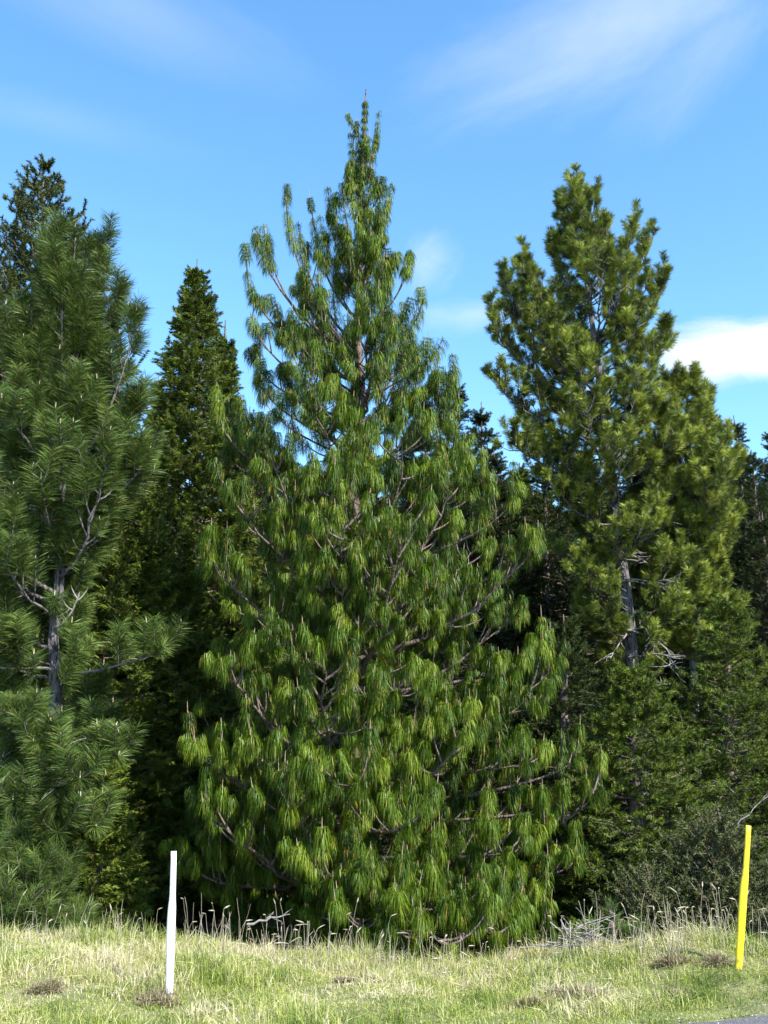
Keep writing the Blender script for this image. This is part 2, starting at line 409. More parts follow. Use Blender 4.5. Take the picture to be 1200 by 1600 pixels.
n1 = nt.nodes.new('ShaderNodeTexNoise'); n1.inputs['Scale'].default_value = 3.0; n1.inputs['Detail'].default_value = 9; n1.inputs['Roughness'].default_value = 0.7
nt.links.new(tc.outputs['Object'], n1.inputs['Vector'])
c1 = ramp(nt, n1.outputs['Fac'], [(0.3, (0.06, 0.07, 0.02)), (0.5, (0.13, 0.14, 0.045)), (0.68, (0.22, 0.19, 0.10))])
c2 = ramp(nt, n1.outputs['Fac'], [(0.3, (0.022, 0.016, 0.01)), (0.65, (0.07, 0.05, 0.03))])
sx = nt.nodes.new('ShaderNodeSeparateXYZ'); nt.links.new(tc.outputs['Object'], sx.inputs[0])
mr = nt.nodes.new('ShaderNodeMapRange'); mr.inputs[1].default_value = 9.9; mr.inputs[2].default_value = 11.0; nt.links.new(sx.outputs['Y'], mr.inputs[0])
mg = nt.nodes.new('ShaderNodeMix'); mg.data_type = 'RGBA'; nt.links.new(mr.outputs[0], mg.inputs[0]); nt.links.new(c1, mg.inputs[6]); nt.links.new(c2, mg.inputs[7])
nt.links.new(mg.outputs[2], p.inputs['Base Color']); nt.links.new(p.outputs[0], out.inputs[0])
me = np_mesh('ground', np.stack([X, Yg, Z], -1).reshape(-1, 3), np.stack([ii, ii + 1, ii + nx + 1, ii + nx], -1), np.zeros((0, 3)), gm, smooth=True)
tag(link('ground', me), kind='structure')
# road
am, nt = mat('asphalt')
out = nt.nodes.new('ShaderNodeOutputMaterial'); p = nt.nodes.new('ShaderNodeBsdfPrincipled'); p.inputs['Roughness'].default_value = 0.85
tc = nt.nodes.new('ShaderNodeTexCoord'); n1 = nt.nodes.new('ShaderNodeTexNoise'); n1.inputs['Scale'].default_value = 90; n1.inputs['Detail'].default_value = 4
nt.links.new(tc.outputs['Object'], n1.inputs['Vector'])
nt.links.new(ramp(nt, n1.outputs['Fac'], [(0.35, (0.05, 0.048, 0.052)), (0.7, (0.15, 0.14, 0.15))]), p.inputs['Base Color'])
bp = nt.nodes.new('ShaderNodeBump'); bp.inputs['Strength'].default_value = 0.5; bp.inputs['Distance'].default_value = 0.01
nt.links.new(n1.outputs['Fac'], bp.inputs['Height']); nt.links.new(bp.outputs[0], p.inputs['Normal']); nt.links.new(p.outputs[0], out.inputs[0])
rx = np.linspace(-60, 60, 481); r0 = edge(rx) + 0.03 * np.sin(rx * 5.1) + 0.02 * np.sin(rx * 13.7)
rv = np.concatenate([np.stack([rx, r0, np.full_like(rx, 0.006)], -1), np.stack([rx, edge(rx) - 8, np.full_like(rx, 0.006)], -1)])
k = np.arange(480)
tag(link('road', np_mesh('road', rv, np.stack([k + 481, k + 482, k + 1, k], -1), np.zeros((0, 3)), am)), kind='structure')

# ------------------------------------------------------------------ grass
def field(x, y, s, seed):
    r_ = np.random.default_rng(seed); v = 0
    for i in range(7):
        a, b, c = r_.uniform(-1, 1, 2).tolist() + [r_.random() * 6.3]; v = v + np.sin((x * a + y * b) * s * (1 + 0.5 * i) + c) / (1 + 0.3 * i)
    return v / 2.4
def blades(P, H, width, rng, tint, lean=0.35, K=4):
    N = len(P); az = rng.random(N) * 6.283; ln = np.abs(rng.normal(0, lean, N))
    side = np.stack([np.cos(az), np.sin(az), np.zeros(N)], -1)
    C = np.empty((N, K, 3)); C[:, 0] = P
    for s in range(1, K):
        t = s / (K - 1); C[:, s] = P + side * (ln * H * t * t)[:, None] + UP * (H * t * (1 - 0.25 * ln * t))[:, None]
    wd = norm(np.cross(side, UP) + rng.normal(0, 0.4, (N, 3))) * np.asarray(width * 0.5)[..., None] if np.ndim(width) else norm(np.cross(side, UP) + rng.normal(0, 0.4, (N, 3))) * width * 0.5
    return ribbons(C, wd, tint)
M['grass'] = foliage_mat('grass_blades', [(0.0, (0.07, 0.12, 0.02)), (0.4, (0.20, 0.26, 0.04)), (0.65, (0.34, 0.36, 0.09)), (1.0, (0.52, 0.46, 0.30))], 0.55, 0.35, 0.3)
M['straw'] = foliage_mat('dry_straw', [(0.0, (0.18, 0.15, 0.09)), (0.5, (0.30, 0.26, 0.18)), (1.0, (0.48, 0.44, 0.35))], 0.6, 0.3, 0.2)
M['deadtuft'] = foliage_mat('withered_grass', [(0.0, (0.07, 0.058, 0.03)), (0.5, (0.24, 0.20, 0.11)), (1.0, (0.46, 0.42, 0.26))], 0.7, 0.2, 0.15)
rng = np.random.default_rng(11)
N = 720000
gx_ = rng.uniform(-9, 9, N); gy_ = rng.uniform(5.0, 11.6, N)
w_ = np.exp(-np.maximum(0, np.abs(gx_) - 4.2) * 0.5)
keep = (gy_ > edge(gx_) + 0.0 + 0.05 * np.sin(gx_ * 5)) & (rng.random(N) < w_)
gx_, gy_ = gx_[keep], gy_[keep]; N = len(gx_)
# pull blades into tussocks
nt_ = 2600; tx, ty = rng.uniform(-9, 9, nt_), rng.uniform(5.6, 11.5, nt_)
pick = rng.integers(0, nt_, N); tus = rng.random(N) < 0.55 * np.clip((gy_ - edge(gx_) - 0.35) * 1.5, 0, 1)
sp = rng.uniform(0.04, 0.13, nt_)
nxp = tx[pick] + rng.normal(0, 1, N) * sp[pick]; nyp = ty[pick] + rng.normal(0, 1, N) * sp[pick]
tus &= (nyp > edge(nxp) + 0.25)
gx_ = np.where(tus, nxp, gx_); gy_ = np.where(tus, nyp, gy_)
dist = gy_ - edge(gx_)
Hh = 0.024 + 0.03 * np.clip((dist - 0.3) / 1.2, 0, 1) + tus * 0.06 * rng.uniform(0.1, 1.5, nt_)[pick]
Hh *= rng.uniform(0.4, 1.4, N) * np.clip(1 + 0.6 * field(gx_, gy_, 3.0, 3), 0.55, 2)
Hh *= np.where(gy_ > 9.7, 1.2, 1.0)
ti = 0.58 + 0.32 * field(gx_, gy_, 1.3, 8) + 0.30 * field(gx_, gy_, 4.0, 9) + rng.normal(0, 0.2, N) - 0.34 * np.clip(1 - dist / 0.8, 0, 1)
ti = np.where(tus, ti + rng.normal(0.03, 0.24, nt_)[pick], ti)
P = np.stack([gx_, gy_, ground_z(gx_, gy_) - 0.01], -1)
V, q, t, tn = blades(P, Hh, 0.0055, rng, np.clip(ti, 0, 1), 0.9, K=3)
tag(link('grass', np_mesh('grass', V, q, t, M['grass'], tn)), 'yellow-green tussocky grass covering the roadside bank', 'grass', kind='stuff')

# tall pale seed stalks along the crest
ns = 520
def stalk_field(ns, rng):
    cx = np.concatenate([rng.normal(c, s, int(n)) for c, s, n in [(-3.1, 0.35, 26), (-2.2, 0.3, 34), (-1.3, 0.4, 60), (-0.5, 0.4, 70), (0.3, 0.35, 50), (1.0, 0.4, 40), (2.1, 0.35, 55), (2.7, 0.35, 90), (3.4, 0.4, 50), (-5, 1, 40), (5.4, 1, 40)]])
    cy = rng.uniform(8.9, 10.4, len(cx)); return cx, cy
sx_, sy_ = stalk_field(ns, rng); n = len(sx_)
Hs = rng.uniform(0.08, 0.34, n); hi = rng.random(n) < 0.25; Hs[hi] += rng.uniform(0.05, 0.22, hi.sum())
az = rng.random(n) * 6.28; ln = np.abs(rng.normal(0, 0.16, n))
Vs, Qs, Ts, Tn = [], [], [], []; off = 0
w = Wood()
heads = []
for i in range(n):
    b = np.array([sx_[i], sy_[i], float(ground_z(sx_[i], sy_[i]))]); d = np.array([math.cos(az[i]) * ln[i], math.sin(az[i]) * ln[i], 1])
    c = curve(b, d, Hs[i], 5, -0.15 * rng.random(), 0.07, rng); w.tube(c, np.linspace(0.0026, 0.0014, 6), 3)
    if rng.random() < 0.42:
        hl = rng.uniform(0.04, 0.09); dd = norm(c[-1] - c[-2] + np.array([math.cos(az[i]), math.sin(az[i]), -0.2]) * rng.uniform(0, 0.22))
        hc = curve(c[-1], dd, hl * rng.uniform(0.6, 1.4), 4, -0.35 * rng.random() ** 2); w.tube(hc, np.array([0.002, 0.006, 0.007, 0.005, 0.001]) * rng.uniform(0.5, 1.1), 5)
sm = w.mesh('seed_stalks', M['straw']); a = sm.attributes.new('tint', 'FLOAT', 'FACE'); a.data.foreach_set('value', rng.uniform(0.2, 1, len(sm.polygons)).astype(np.float32))
tag(link('seed_grass', sm), 'tall pale dry grass stalks with seed heads along the bank top', 'dry grass', kind='stuff')

# withered brown clumps
for (px, py, Yc, s, lab) in [(565, 1530, 8.7, 0.17, 'brown withered clump in the grass left of the tree foot'), (830, 1556, 8.1, 0.10, 'small dark withered clump low on the bank'),
                        (905, 1545, 8.35, 0.17, 'wide brown withered clump in the middle of the right bank'), (250, 1558, 7.85, 0.15, 'brown withered clump at the foot of the white post'),
                        (1055, 1508, 8.9, 0.12, 'dark withered clump between woodpile and yellow post'), (1132, 1500, 8.75, 0.13, 'withered clump behind the yellow post'),
                        (70, 1575, 7.9, 0.10, 'small withered clump at lower left bank'), (1060, 1550, 8.1, 0.10, 'withered clump left of the yellow post near asphalt')]:
    pt = U(px, py, Yc); x0, y0 = pt[0], Yc; s *= 0.85
    r_ = np.random.default_rng(int(px)); n = int(1100 * s / 0.15)
    nc = 7; cc = r_.normal(0, s * 0.55, (nc, 2)) * (1.5, 0.9); pk = r_.integers(0, nc, n); bx_ = x0 + cc[pk, 0] + r_.normal(0, s * 0.25, n); by_ = y0 + cc[pk, 1] + r_.normal(0, s * 0.25, n); rr = np.hypot(bx_ - x0, by_ - y0)
    PP = np.stack([bx_ - x0, by_ - y0, ground_z(bx_, by_) - float(ground_z(x0, y0))], -1)
    Hc = 0.07 * np.exp(-(rr / s / 1.5) ** 2) * r_.uniform(0.4, 1.5, n) * r_.uniform(0.5, 1.3, nc)[pk] + 0.025
    V, q, t, tn = blades(PP, Hc, 0.005, r_, np.clip(r_.normal(0.4, 0.22, n), 0, 1), 1.1, K=4)
    o = link('grass_clump', np_mesh('grass_clump', V, q, t, M['deadtuft'], tn)); o.location = (x0, y0, float(ground_z(x0, y0)))
    tag(o, lab, 'withered grass', 'withered clumps on the bank')

# ------------------------------------------------------------------ marker posts
def post(bpx, bpy_, tpx, tpy, Y, width, colour, name, label, side_c, rough):
    b = U(bpx, bpy_, Y); tpt = U(tpx, tpy, Y); b[2] = float(ground_z(b[0], Y)) - 0.06
    m_, nt = mat(name + '_paint')
    out = nt.nodes.new('ShaderNodeOutputMaterial'); p = nt.nodes.new('ShaderNodeBsdfPrincipled'); p.inputs['Roughness'].default_value = rough
    tc = nt.nodes.new('ShaderNodeTexCoord'); nn = nt.nodes.new('ShaderNodeTexNoise'); nn.inputs['Scale'].default_value = 12; nn.inputs['Detail'].default_value = 8; nn.inputs['Roughness'].default_value = 0.7
    nt.links.new(tc.outputs['Object'], nn.inputs['Vector'])
    nt.links.new(ramp(nt, nn.outputs['Fac'], [(0.36, side_c), (0.5, colour), (1.0, colour)]), p.inputs['Base Color']); nt.links.new(p.outputs[0], out.inputs[0])
    ht = np.linalg.norm(tpt - b); root = empty(name, b, label, 'marker post')
    # flat blade with turned-back edges (curved channel), narrow dog-leg at 60% height
    import bmesh
    bm = bmesh.new(); rows = 22; prof = [(-1, 0.35), (-0.85, 0.05), (-0.4, -0.12), (0, -0.16), (0.4, -0.12), (0.85, 0.05), (1, 0.35)]
    axis = norm(tpt - b); rings = []
    for i in range(rows + 1):
        s = i / rows; z = s * ht
        wv = width * 0.5 * np.interp(s, [0, 0.45, 0.62, 0.70, 1.0], [0.95, 1.2, 1.15, 0.85, 0.8])
        off = width * np.interp(s, [0, 0.55, 0.68, 1.0], [-0.0, 0.0, 0.05, 0.0]) + 0.001 * math.sin(s * 9)
        zz = z + (0.0 if i < rows else 0.0)
        ring = []
        for (u, v) in prof: ring.append((u * wv + off, v * wv, zz))
        for (u, v) in reversed(prof): ring.append((u * wv * 0.93 + off, v * wv + 0.006, zz))
        rings.append([bm.verts.new(c) for c in ring])
    for a_, b_ in zip(rings, rings[1:]):
        for j in range(len(a_)): bm.faces.new((a_[j], a_[(j + 1) % len(a_)], b_[(j + 1) % len(a_)], b_[j]))
    npf = len(prof)
    for j in range(npf - 1): bm.faces.new((rings[-1][j], rings[-1][j + 1], rings[-1][2 * npf - 2 - j], rings[-1][2 * npf - 1 - j]))
    bmesh.ops.recalc_face_normals(bm, faces=bm.faces)
    me = bpy.data.meshes.new(name); bm.to_mesh(me); bm.free(); me.materials.append(m_)
    for pf in me.polygons: pf.use_smooth = True
    o = link('blade', me, root)
    o.rotation_euler = Vector(axis).to_track_quat('Z', 'Y').to_euler(); o.rotation_mode = 'XYZ'
    q_ = Vector((0, 0, 1)).rotation_difference(Vector(axis)); o.rotation_euler = q_.to_euler()
    return root
post(263, 1572, 271, 1330, 7.9, 0.054, (0.66, 0.66, 0.70), 'marker_post', 'thin white roadside marker post leaning slightly right in the grass', (0.42, 0.41, 0.42), 0.5)
post(1152, 1508, 1170, 1290, 8.7, 0.057, (0.60, 0.47, 0.008), 'marker_post', 'thin yellow roadside marker post near the asphalt at right', (0.40, 0.31, 0.02), 0.45)

# ------------------------------------------------------------------ the weeping pine
FZ = -0.43
def gz(x, y): return float(ground_z(x, y))
D0 = 13.0
rng = np.random.default_rng(21)
tb = U(530, 1400, D0); tb = np.array([tb[0], D0, gz(tb[0], D0)]); tt_ = U(575, 140, D0)
rows = [(150, 572, 580), (200, 566, 586), (260, 552, 592), (300, 535, 600), (350, 515, 606), (430, 475, 625), (520, 415, 665), (600, 372, 712), (680, 325, 745), (750, 305, 805), (850, 285, 850),
        (950, 282, 842), (1020, 290, 865), (1100, 285, 870), (1180, 275, 895), (1280, 278, 908), (1370, 295, 912), (1450, 330, 885), (1520, 380, 830)]
axf = lambda z: float(np.interp(z, [tb[2], tt_[2]], [tb[0], tt_[0]]))
env = envelope(rows, D0, axf)
def ex(l, Y0): return [(U(px, py, Y0 + dy), U(600, zs, Y0)[2], dn) for px, py, dy, zs, dn in l]
EX0 = ex([(447, 312, -.2, 560, 0.15), (398, 352, -.3, 560, 0.15), (412, 350, 0, 580, 0.15), (466, 345, .2, 540, 0.2), (384, 424, -.3, 600, 0.25), (490, 340, .2, 500, 0.3), (512, 290, -.1, 430, 0.3),
          (613, 285, 0, 380, 0.1), (600, 340, .3, 440, 0.3), (618, 395, -.2, 500, 0.4), (640, 402, .1, 520, 0.35), (661, 465, 0, 580, 0.3), (692, 528, -.1, 620, 0.3), (392, 495, -.4, 640, 0.5), (388, 545, 0.1, 660, 0.4),
          (500, 335, 0, 470, 0.2), (565, 250, .1, 360, 0.2), (540, 330, -.3, 440, 0.3), (575, 305, -.2, 400, 0.3), (587, 352, .1, 460, 0.2), (522, 400, .3, 500, 0.3), (560, 420, -.4, 520, 0.3), (600, 405, -.4, 520, 0.3), (480, 432, -.5, 560, 0.3), (430, 470, .3, 600, 0.3), (630, 470, .4, 580, 0.3), (608, 500, -.6, 600, 0.3), (462, 515, -.6, 620, 0.4), (552, 500, -.5, 600, 0.4), (652, 560, .3, 660, 0.4), (582, 560, -.7, 650, 0.4), (505, 565, .5, 650, 0.4),
          (577, 212, 0, 300, .3), (556, 232, .2, 330, .3), (583, 245, -.2, 340, .3), (566, 268, -.3, 350, .5), (590, 275, .1, 370, .4), (545, 275, 0, 370, .4), (850, 1100, -.9, 1140, .9), (825, 1190, -1.3, 1220, 1), (870, 1260, -1.0, 1290, .9), (800, 1330, -1.7, 1340, 1), (845, 1410, -1.3, 1390, 1), (650, 1475, -2.6, 1400, 1), (710, 1485, -2.8, 1400, 1), (780, 1465, -2.5, 1400, 1), (570, 1460, -2.6, 1400, 1), (400, 700, -.7, 790, .8), (440, 720, .4, 800, .8), (402, 590, -.4, 700, .8), (425, 640, -.8, 720, .8), (378, 660, -.2, 760, .8), (704, 645, -.4, 740, .8), (682, 592, .1, 690, .6), (725, 690, -.5, 780, .8), (650, 610, -.7, 700, .7), (445, 585, .3, 680, .7), (485, 605, -.9, 690, .7), (765, 745, -.6, 830, .8), (352, 700, .2, 800, .8), (480, 900, -1.9, 960, 1), (530, 650, -.9, 720, 1), (570, 690, -1.1, 760, 1), (505, 745, -1.3, 810, 1), (600, 750, -1.4, 820, 1), (555, 830, -1.7, 890, 1), (625, 850, -1.5, 920, 1), (450, 800, -1.2, 880, 1), (560, 980, -1.8, 1040, 1), (620, 1080, -2.1, 1130, 1), (500, 1120, -2.1, 1160, 1), (560, 1220, -2.4, 1240, 1), (450, 1260, -2.3, 1290, 1), (640, 1290, -2.5, 1300, 1), (520, 1370, -2.3, 1370, 1), (600, 1410, -2.5, 1390, 1), (740, 1430, -2.4, 1400, 1), (430, 1010, -1.6, 1060, 1), (680, 920, -1.6, 980, 1),
          (560, 190, .1, 300, 0.2), (592, 172, 0, 290, 0.1), (548, 205, -.1, 310, 0.2), (535, 285, -.3, 420, 0.4), (340, 650, -.5, 800, 0.8), (708, 600, -.3, 740, 0.8), (805, 775, -.6, 900, 0.8), (842, 848, -.3, 960, 0.8), (858, 1015, -.5, 1090, 0.8), (908, 1180, -.6, 1270, 0.9), (910, 1345, -.9, 1400, 0.9)], D0)
data = conifer(rng, tb, tt_, env, D0, limbs=88, per_whorl=4, elev=(10, 62), lift=0.55, sub=24, sub_len=0.36, sub_min=0.20, t_sub=0.20, sub_lift=1.2, shoot=0.20, tert=0, extra=EX0,
               rmin=0.7, trunk_r=0.13, zlo=0.0, front=0.08, sway=0.04, zpow=1.2, leader=1.8, fmax=0.82, shoot_rng=(0.4, 1.3), sub_top=0.4)
S_ = data[4]
S_ = np.concatenate([S_, S_[-2:], S_[-2:], S_[-1:]]); print('weeping shoots', len(S_))
# bare candles at shoot tips
candles = Wood()
for s in S_:
    if rng.random() < 0.5:
        d = norm(norm(s[-1] - s[-2]) * 0.6 + UP * 1.0); candles.tube(curve(s[-1] - d * 0.02, d, rng.uniform(0.04, 0.16), 3, 0.3), [0.0055, 0.005, 0.004, 0.0015], 5)
leaf = needles(S_, rng, 240, 0.185 * np.interp(S_[:, 3, 2], [U(570, 420, D0)[2], U(570, 220, D0)[2]], [1.0, 0.6]) * rng.uniform(0.8, 1.15, len(S_)), 0.0050, spread=1.0, forward=0.35, droop=(0.16, 0.74, 1.0), nodes=6, K=4, old=0.03, hang_jit=0.07, tint_sd=0.09, lsd=0.15, face=0.75, base_tint=np.clip(rng.normal(0.42, 0.2, len(S_)), 0.02, 0.84))
tree = plant_tree('pine_tree', 'tall central pine with long drooping green needles and upright bare tips', 'tree', tb, data, M['bark_brown'], leaf, rng, shade_mat=M['weep'])
M['candle'] = bark_mat('shoot_tip', (0.12, 0.085, 0.055), (0.26, 0.19, 0.13), 30, 1, 0.1)
co = link('shoot_tips', candles.mesh('shoot_tips', M['candle'], tb), tree); co['kind'] = 'stuff'
del leaf, data

# ------------------------------------------------------------------ long-needled pine at the left
D1 = 12.0; rng = np.random.default_rng(33)
tb = U(70, 1400, D1); tb = np.array([tb[0], D1, gz(tb[0], D1)]); tt_ = U(118, 372, D1)
rows = [(350, 100, 140), (400, 60, 150), (470, 20, 160), (560, -20, 175), (640, -50, 205), (720, -80, 240), (800, -90, 235), (850, -60, 150), (940, -80, 125), (1010, -80, 150), (1080, -60, 165), (1160, -60, 165), (1250, -60, 150), (1350, -60, 110), (1450, 0, 110)]
axf = lambda z: float(np.interp(z, [tb[2], tt_[2]], [tb[0], tt_[0]]))
env = envelope(rows, D1, axf)
EX1 = ex([(72, 372, -.3, 640, 1), (128, 385, .2, 600, 1), (160, 368, .3, 640, 0.8), (188, 445, 0, 680, .8), (213, 485, -.2, 760, .8), (225, 620, -.3, 740, 1), (30, 490, .1, 700, 1), (100, 420, -.5, 640, 1), (235, 700, -.3, 820, 1), (255, 1010, -.8, 1060, 0.7), (185, 1180, -.6, 1210, 0.8), (60, 1160, -.9, 1180, 1), (125, 1215, -1, 1230, 1), (20, 1250, -.9, 1260, 1), (90, 1300, -1, 1300, 1), (150, 1290, -.7, 1300, 1), (30, 1120, -.8, 1150, 1), (-10, 1000, -.6, 1040, 1), (85, 930, -.55, 960, 0.25)], D1)
data = conifer(rng, tb, tt_, env, D1, limbs=72, per_whorl=4, elev=(10, 70), lift=0.6, sub=12, sub_len=0.40, sub_min=0.25, t_sub=0.28, sub_lift=2.2, shoot=0.33, tert=1, rmin=0.5, trunk_r=0.092, extra=EX1, fmax=0.93, zlo=0.7, zpow=0.85, leader=0.8)
data = clear(data, D1, [(58, 104, 885, 925), (56, 102, 955, 1075)]); S_ = data[4]
print('left pine shoots', len(S_))
leaf = needles(S_, rng, 230, 0.17, 0.0055, spread=1.0, forward=0.62, droop=(0.0, 0.06, 0.16), K=4, base_tint=np.clip(rng.normal(0.45, 0.2, len(S_)), 0.02, 0.84), old=0.02, tint_sd=0.12, hang_jit=0.1)
tree = plant_tree('pine_tree', 'bushy long-needled blue-green pine with bare grey trunk at left edge', 'tree', tb, data, M['bark_grey'], leaf, rng, shade_mat=M['blue'])
cand = Wood()
for s in S_:
    if rng.random() < 0.35:
        cand.tube(curve(s[-1], UP + rng.normal(0, .15, 3), rng.uniform(0.03, 0.08), 2, 0.3), [0.006, 0.0055, 0.002], 5)
M['bud'] = bark_mat('pale_bud', (0.22, 0.18, 0.11), (0.42, 0.35, 0.25), 30, 1, 0.1)
link('buds', cand.mesh('buds', M['bud'], tb), tree)['kind'] = 'stuff'
def dead_limb(rng, p, d, L, r, tree_, tb_, forks=3, lift=0.3):
    w = Wood(); c = curve(p, d, L, 7, lift, 0.16, rng); w.tube(c, np.linspace(r, r * 0.35, 8), 6, 0.1, rng)
    for f in range(forks):
        q, dd = sample(c, rng.uniform(0.35, 0.95)); c2 = curve(q, dd + rng.normal(0, 0.7, 3), L * rng.uniform(0.2, 0.45), 4, lift, 0.2, rng)
        w.tube(c2, np.linspace(r * 0.5, r * 0.15, 5), 5)
    link('dead_branch', w.mesh('dead_branch', M['dead'], tb_), tree_)
dead_limb(rng, U(88, 980, D1 - .1), (1, -0.4, 0.1), 0.55, 0.022, tree, tb, 3, 2.2)
dead_limb(rng, U(85, 960, D1 - .1), (0.5, -1, -0.6), 0.35, 0.016, tree, tb, 2, 0.8)
dead_limb(rng, U(80, 1045, D1 - .1), (-1, -0.3, -0.12), 1.1, 0.018, tree, tb, 5, -0.1)
dead_limb(rng, U(75, 1155, D1 - .1), (-1, -0.8, 0.1), 0.8, 0.018, tree, tb, 5, -0.4)
dead_limb(rng, U(82, 1160, D1 - .1), (1, -0.6, 0.0), 0.9, 0.015, tree, tb, 4, -0.1)
del leaf

# ------------------------------------------------------------------ yellow-green pines at the right
D2 = 17.0; rng = np.random.default_rng(44)
tb = U(1010, 1330, D2); tb = np.array([tb[0], D2, gz(tb[0], D2)]); tt_ = U(912, 296, D2)
rows = [(262, 896, 918), (300, 885, 938), (340, 872, 955), (400, 862, 985), (430, 800, 1020), (500, 765, 1035), (560, 768, 1038), (620, 775, 1045), (700, 795, 1060), (800, 840, 1080), (900, 850, 1090), (1000, 900, 1060), (1060, 960, 1040)]
axf = lambda z: float(np.interp(z, [tb[2], tt_[2]], [tb[0], tt_[0]]))
env = envelope(rows, D2, axf)
EX2 = ex([(905, 285, 0, 350, 0.8), (889, 305, -.2, 370, 0.7), (872, 318, 0, 400, .7), (860, 385, .2, 470, .8), (812, 408, -.2, 560, 1.2), (785, 435, .1, 580, 1), (765, 490, 0, 640, 1.3), (990, 345, 0, 470, 0.8), (1014, 370, .1, 500, 1), (930, 300, .1, 370, .7), (950, 350, -.2, 430, .7), (1035, 440, 0, 560, 1.2), (1040, 520, -.3, 600, 1.2), (775, 590, -.4, 700, 1), (800, 690, -.6, 760, 1)], D2)
zlo = U(1000, 1060, D2)[2] - tb[2]
data = conifer(rng, tb, tt_, env, D2, limbs=88, per_whorl=4, elev=(5, 55), lift=0.7, sub=17, sub_len=0.36, sub_min=0.25, t_sub=0.3, sub_lift=1.2, shoot=0.19, tert=2, rmin=0.62, extra=EX2, fmax=0.93, trunk_r=0.15, zlo=zlo, leader=0.5, sway=0.08)
data = clear(data, D2, [(968, 1006, 890, 950), (972, 1012, 985, 1100)]); S_ = data[4]; print('right pine shoots', len(S_))
leaf = needles(S_, rng, 150, 0.115, 0.0062, base_tint=np.clip(rng.normal(0.45, 0.28, len(S_)), 0, .9), spread=0.9, forward=0.7, droop=(0.0, 0.05, 0.1), K=3, old=0.03, tint_sd=0.13, tipdense=1.5)
rp = plant_tree('pine_tree', 'tall yellow-green pine with short tufted needles and bare lower trunk at right', 'tree', tb, data, M['bark_grey'], leaf, rng, shade_mat=M['short'])
for k in range(12):
    z_ = U(980, rng.uniform(830, 1090), D2); p_ = [axf(z_[2]), D2 - 0.12, z_[2]]
    dead_limb(rng, p_, (rng.choice([-1, 1, 1]), -0.6, rng.uniform(-0.4, 0.3)), rng.uniform(0.4, 1.1), 0.018, rp, tb, 6, rng.uniform(-0.8, 0.3))
D3 = 17.5; rng = np.random.default_rng(55)
tb = U(1085, 1300, D3); tb = np.array([tb[0], D3, gz(tb[0], D3)]); tt_ = U(1070, 580, D3)
rows = [(580, 1050, 1075), (620, 1010, 1105), (680, 960, 1140), (730, 940, 1165), (800, 930, 1163), (850, 960, 1145), (950, 1000, 1165), (1000, 1020, 1180), (1040, 1040, 1100)]
axf = lambda z: float(np.interp(z, [tb[2], tt_[2]], [tb[0], tt_[0]]))
env = envelope(rows, D3, axf); zlo = U(1000, 1030, D3)[2] - tb[2]
data = conifer(rng, tb, tt_, env, D3, limbs=68, per_whorl=4, elev=(5, 60), lift=0.7, sub=19, sub_len=0.38, sub_min=0.25, t_sub=0.3, sub_lift=1.2, shoot=0.19, tert=2, rmin=0.62, trunk_r=0.10, zlo=zlo, leader=0.4)
leaf = needles(data[4], rng, 150, 0.115, 0.0062, base_tint=np.clip(rng.normal(0.52, 0.28, len(data[4])), 0, .9), spread=0.9, forward=0.7, droop=(0.0, 0.05, 0.1), K=3, old=0.03, tint_sd=0.13, tipdense=1.5)
plant_tree('pine_tree', 'lower yellow-green pine close against the right side of the tall one', 'tree', tb, data, M['bark_grey'], leaf, rng, shade_mat=M['short'])
del leaf, data

# ------------------------------------------------------------------ cypresses, spruces, firs : prototype per kind, then shaped ones
def simple(name, label, cat, px, Y, top_py, prof, seed, style, bpx=None, group=None, scale_n=1.0, clip=None):
    """prof: (fraction of height, radius in metres) pairs"""
    rng = np.random.default_rng(seed); tt_ = U(px, top_py, Y); b = np.array([U(bpx or px, 1400, Y)[0], Y, gz(tt_[0], Y)])
    H = tt_[2] - b[2]
    env = np.array([(b[2] + f * H, r, r) for f, r in prof])
    A = dict(STY[style]); nd = dict(A.pop('needle')); m_ = A.pop('mat'); bark = A.pop('bark')
    A['limbs'] = int(A['limbs'] * scale_n)
    data = conifer(rng, b, tt_, env, Y, **A)
    leaf = needles(data[4], rng, **nd)
    print(name, style, len(data[4]), 'H', round(H, 1))
    return plant_tree(name, label, cat, b, data, M[bark], leaf, rng, group, limb_parts=False, shade_mat=M[m_])
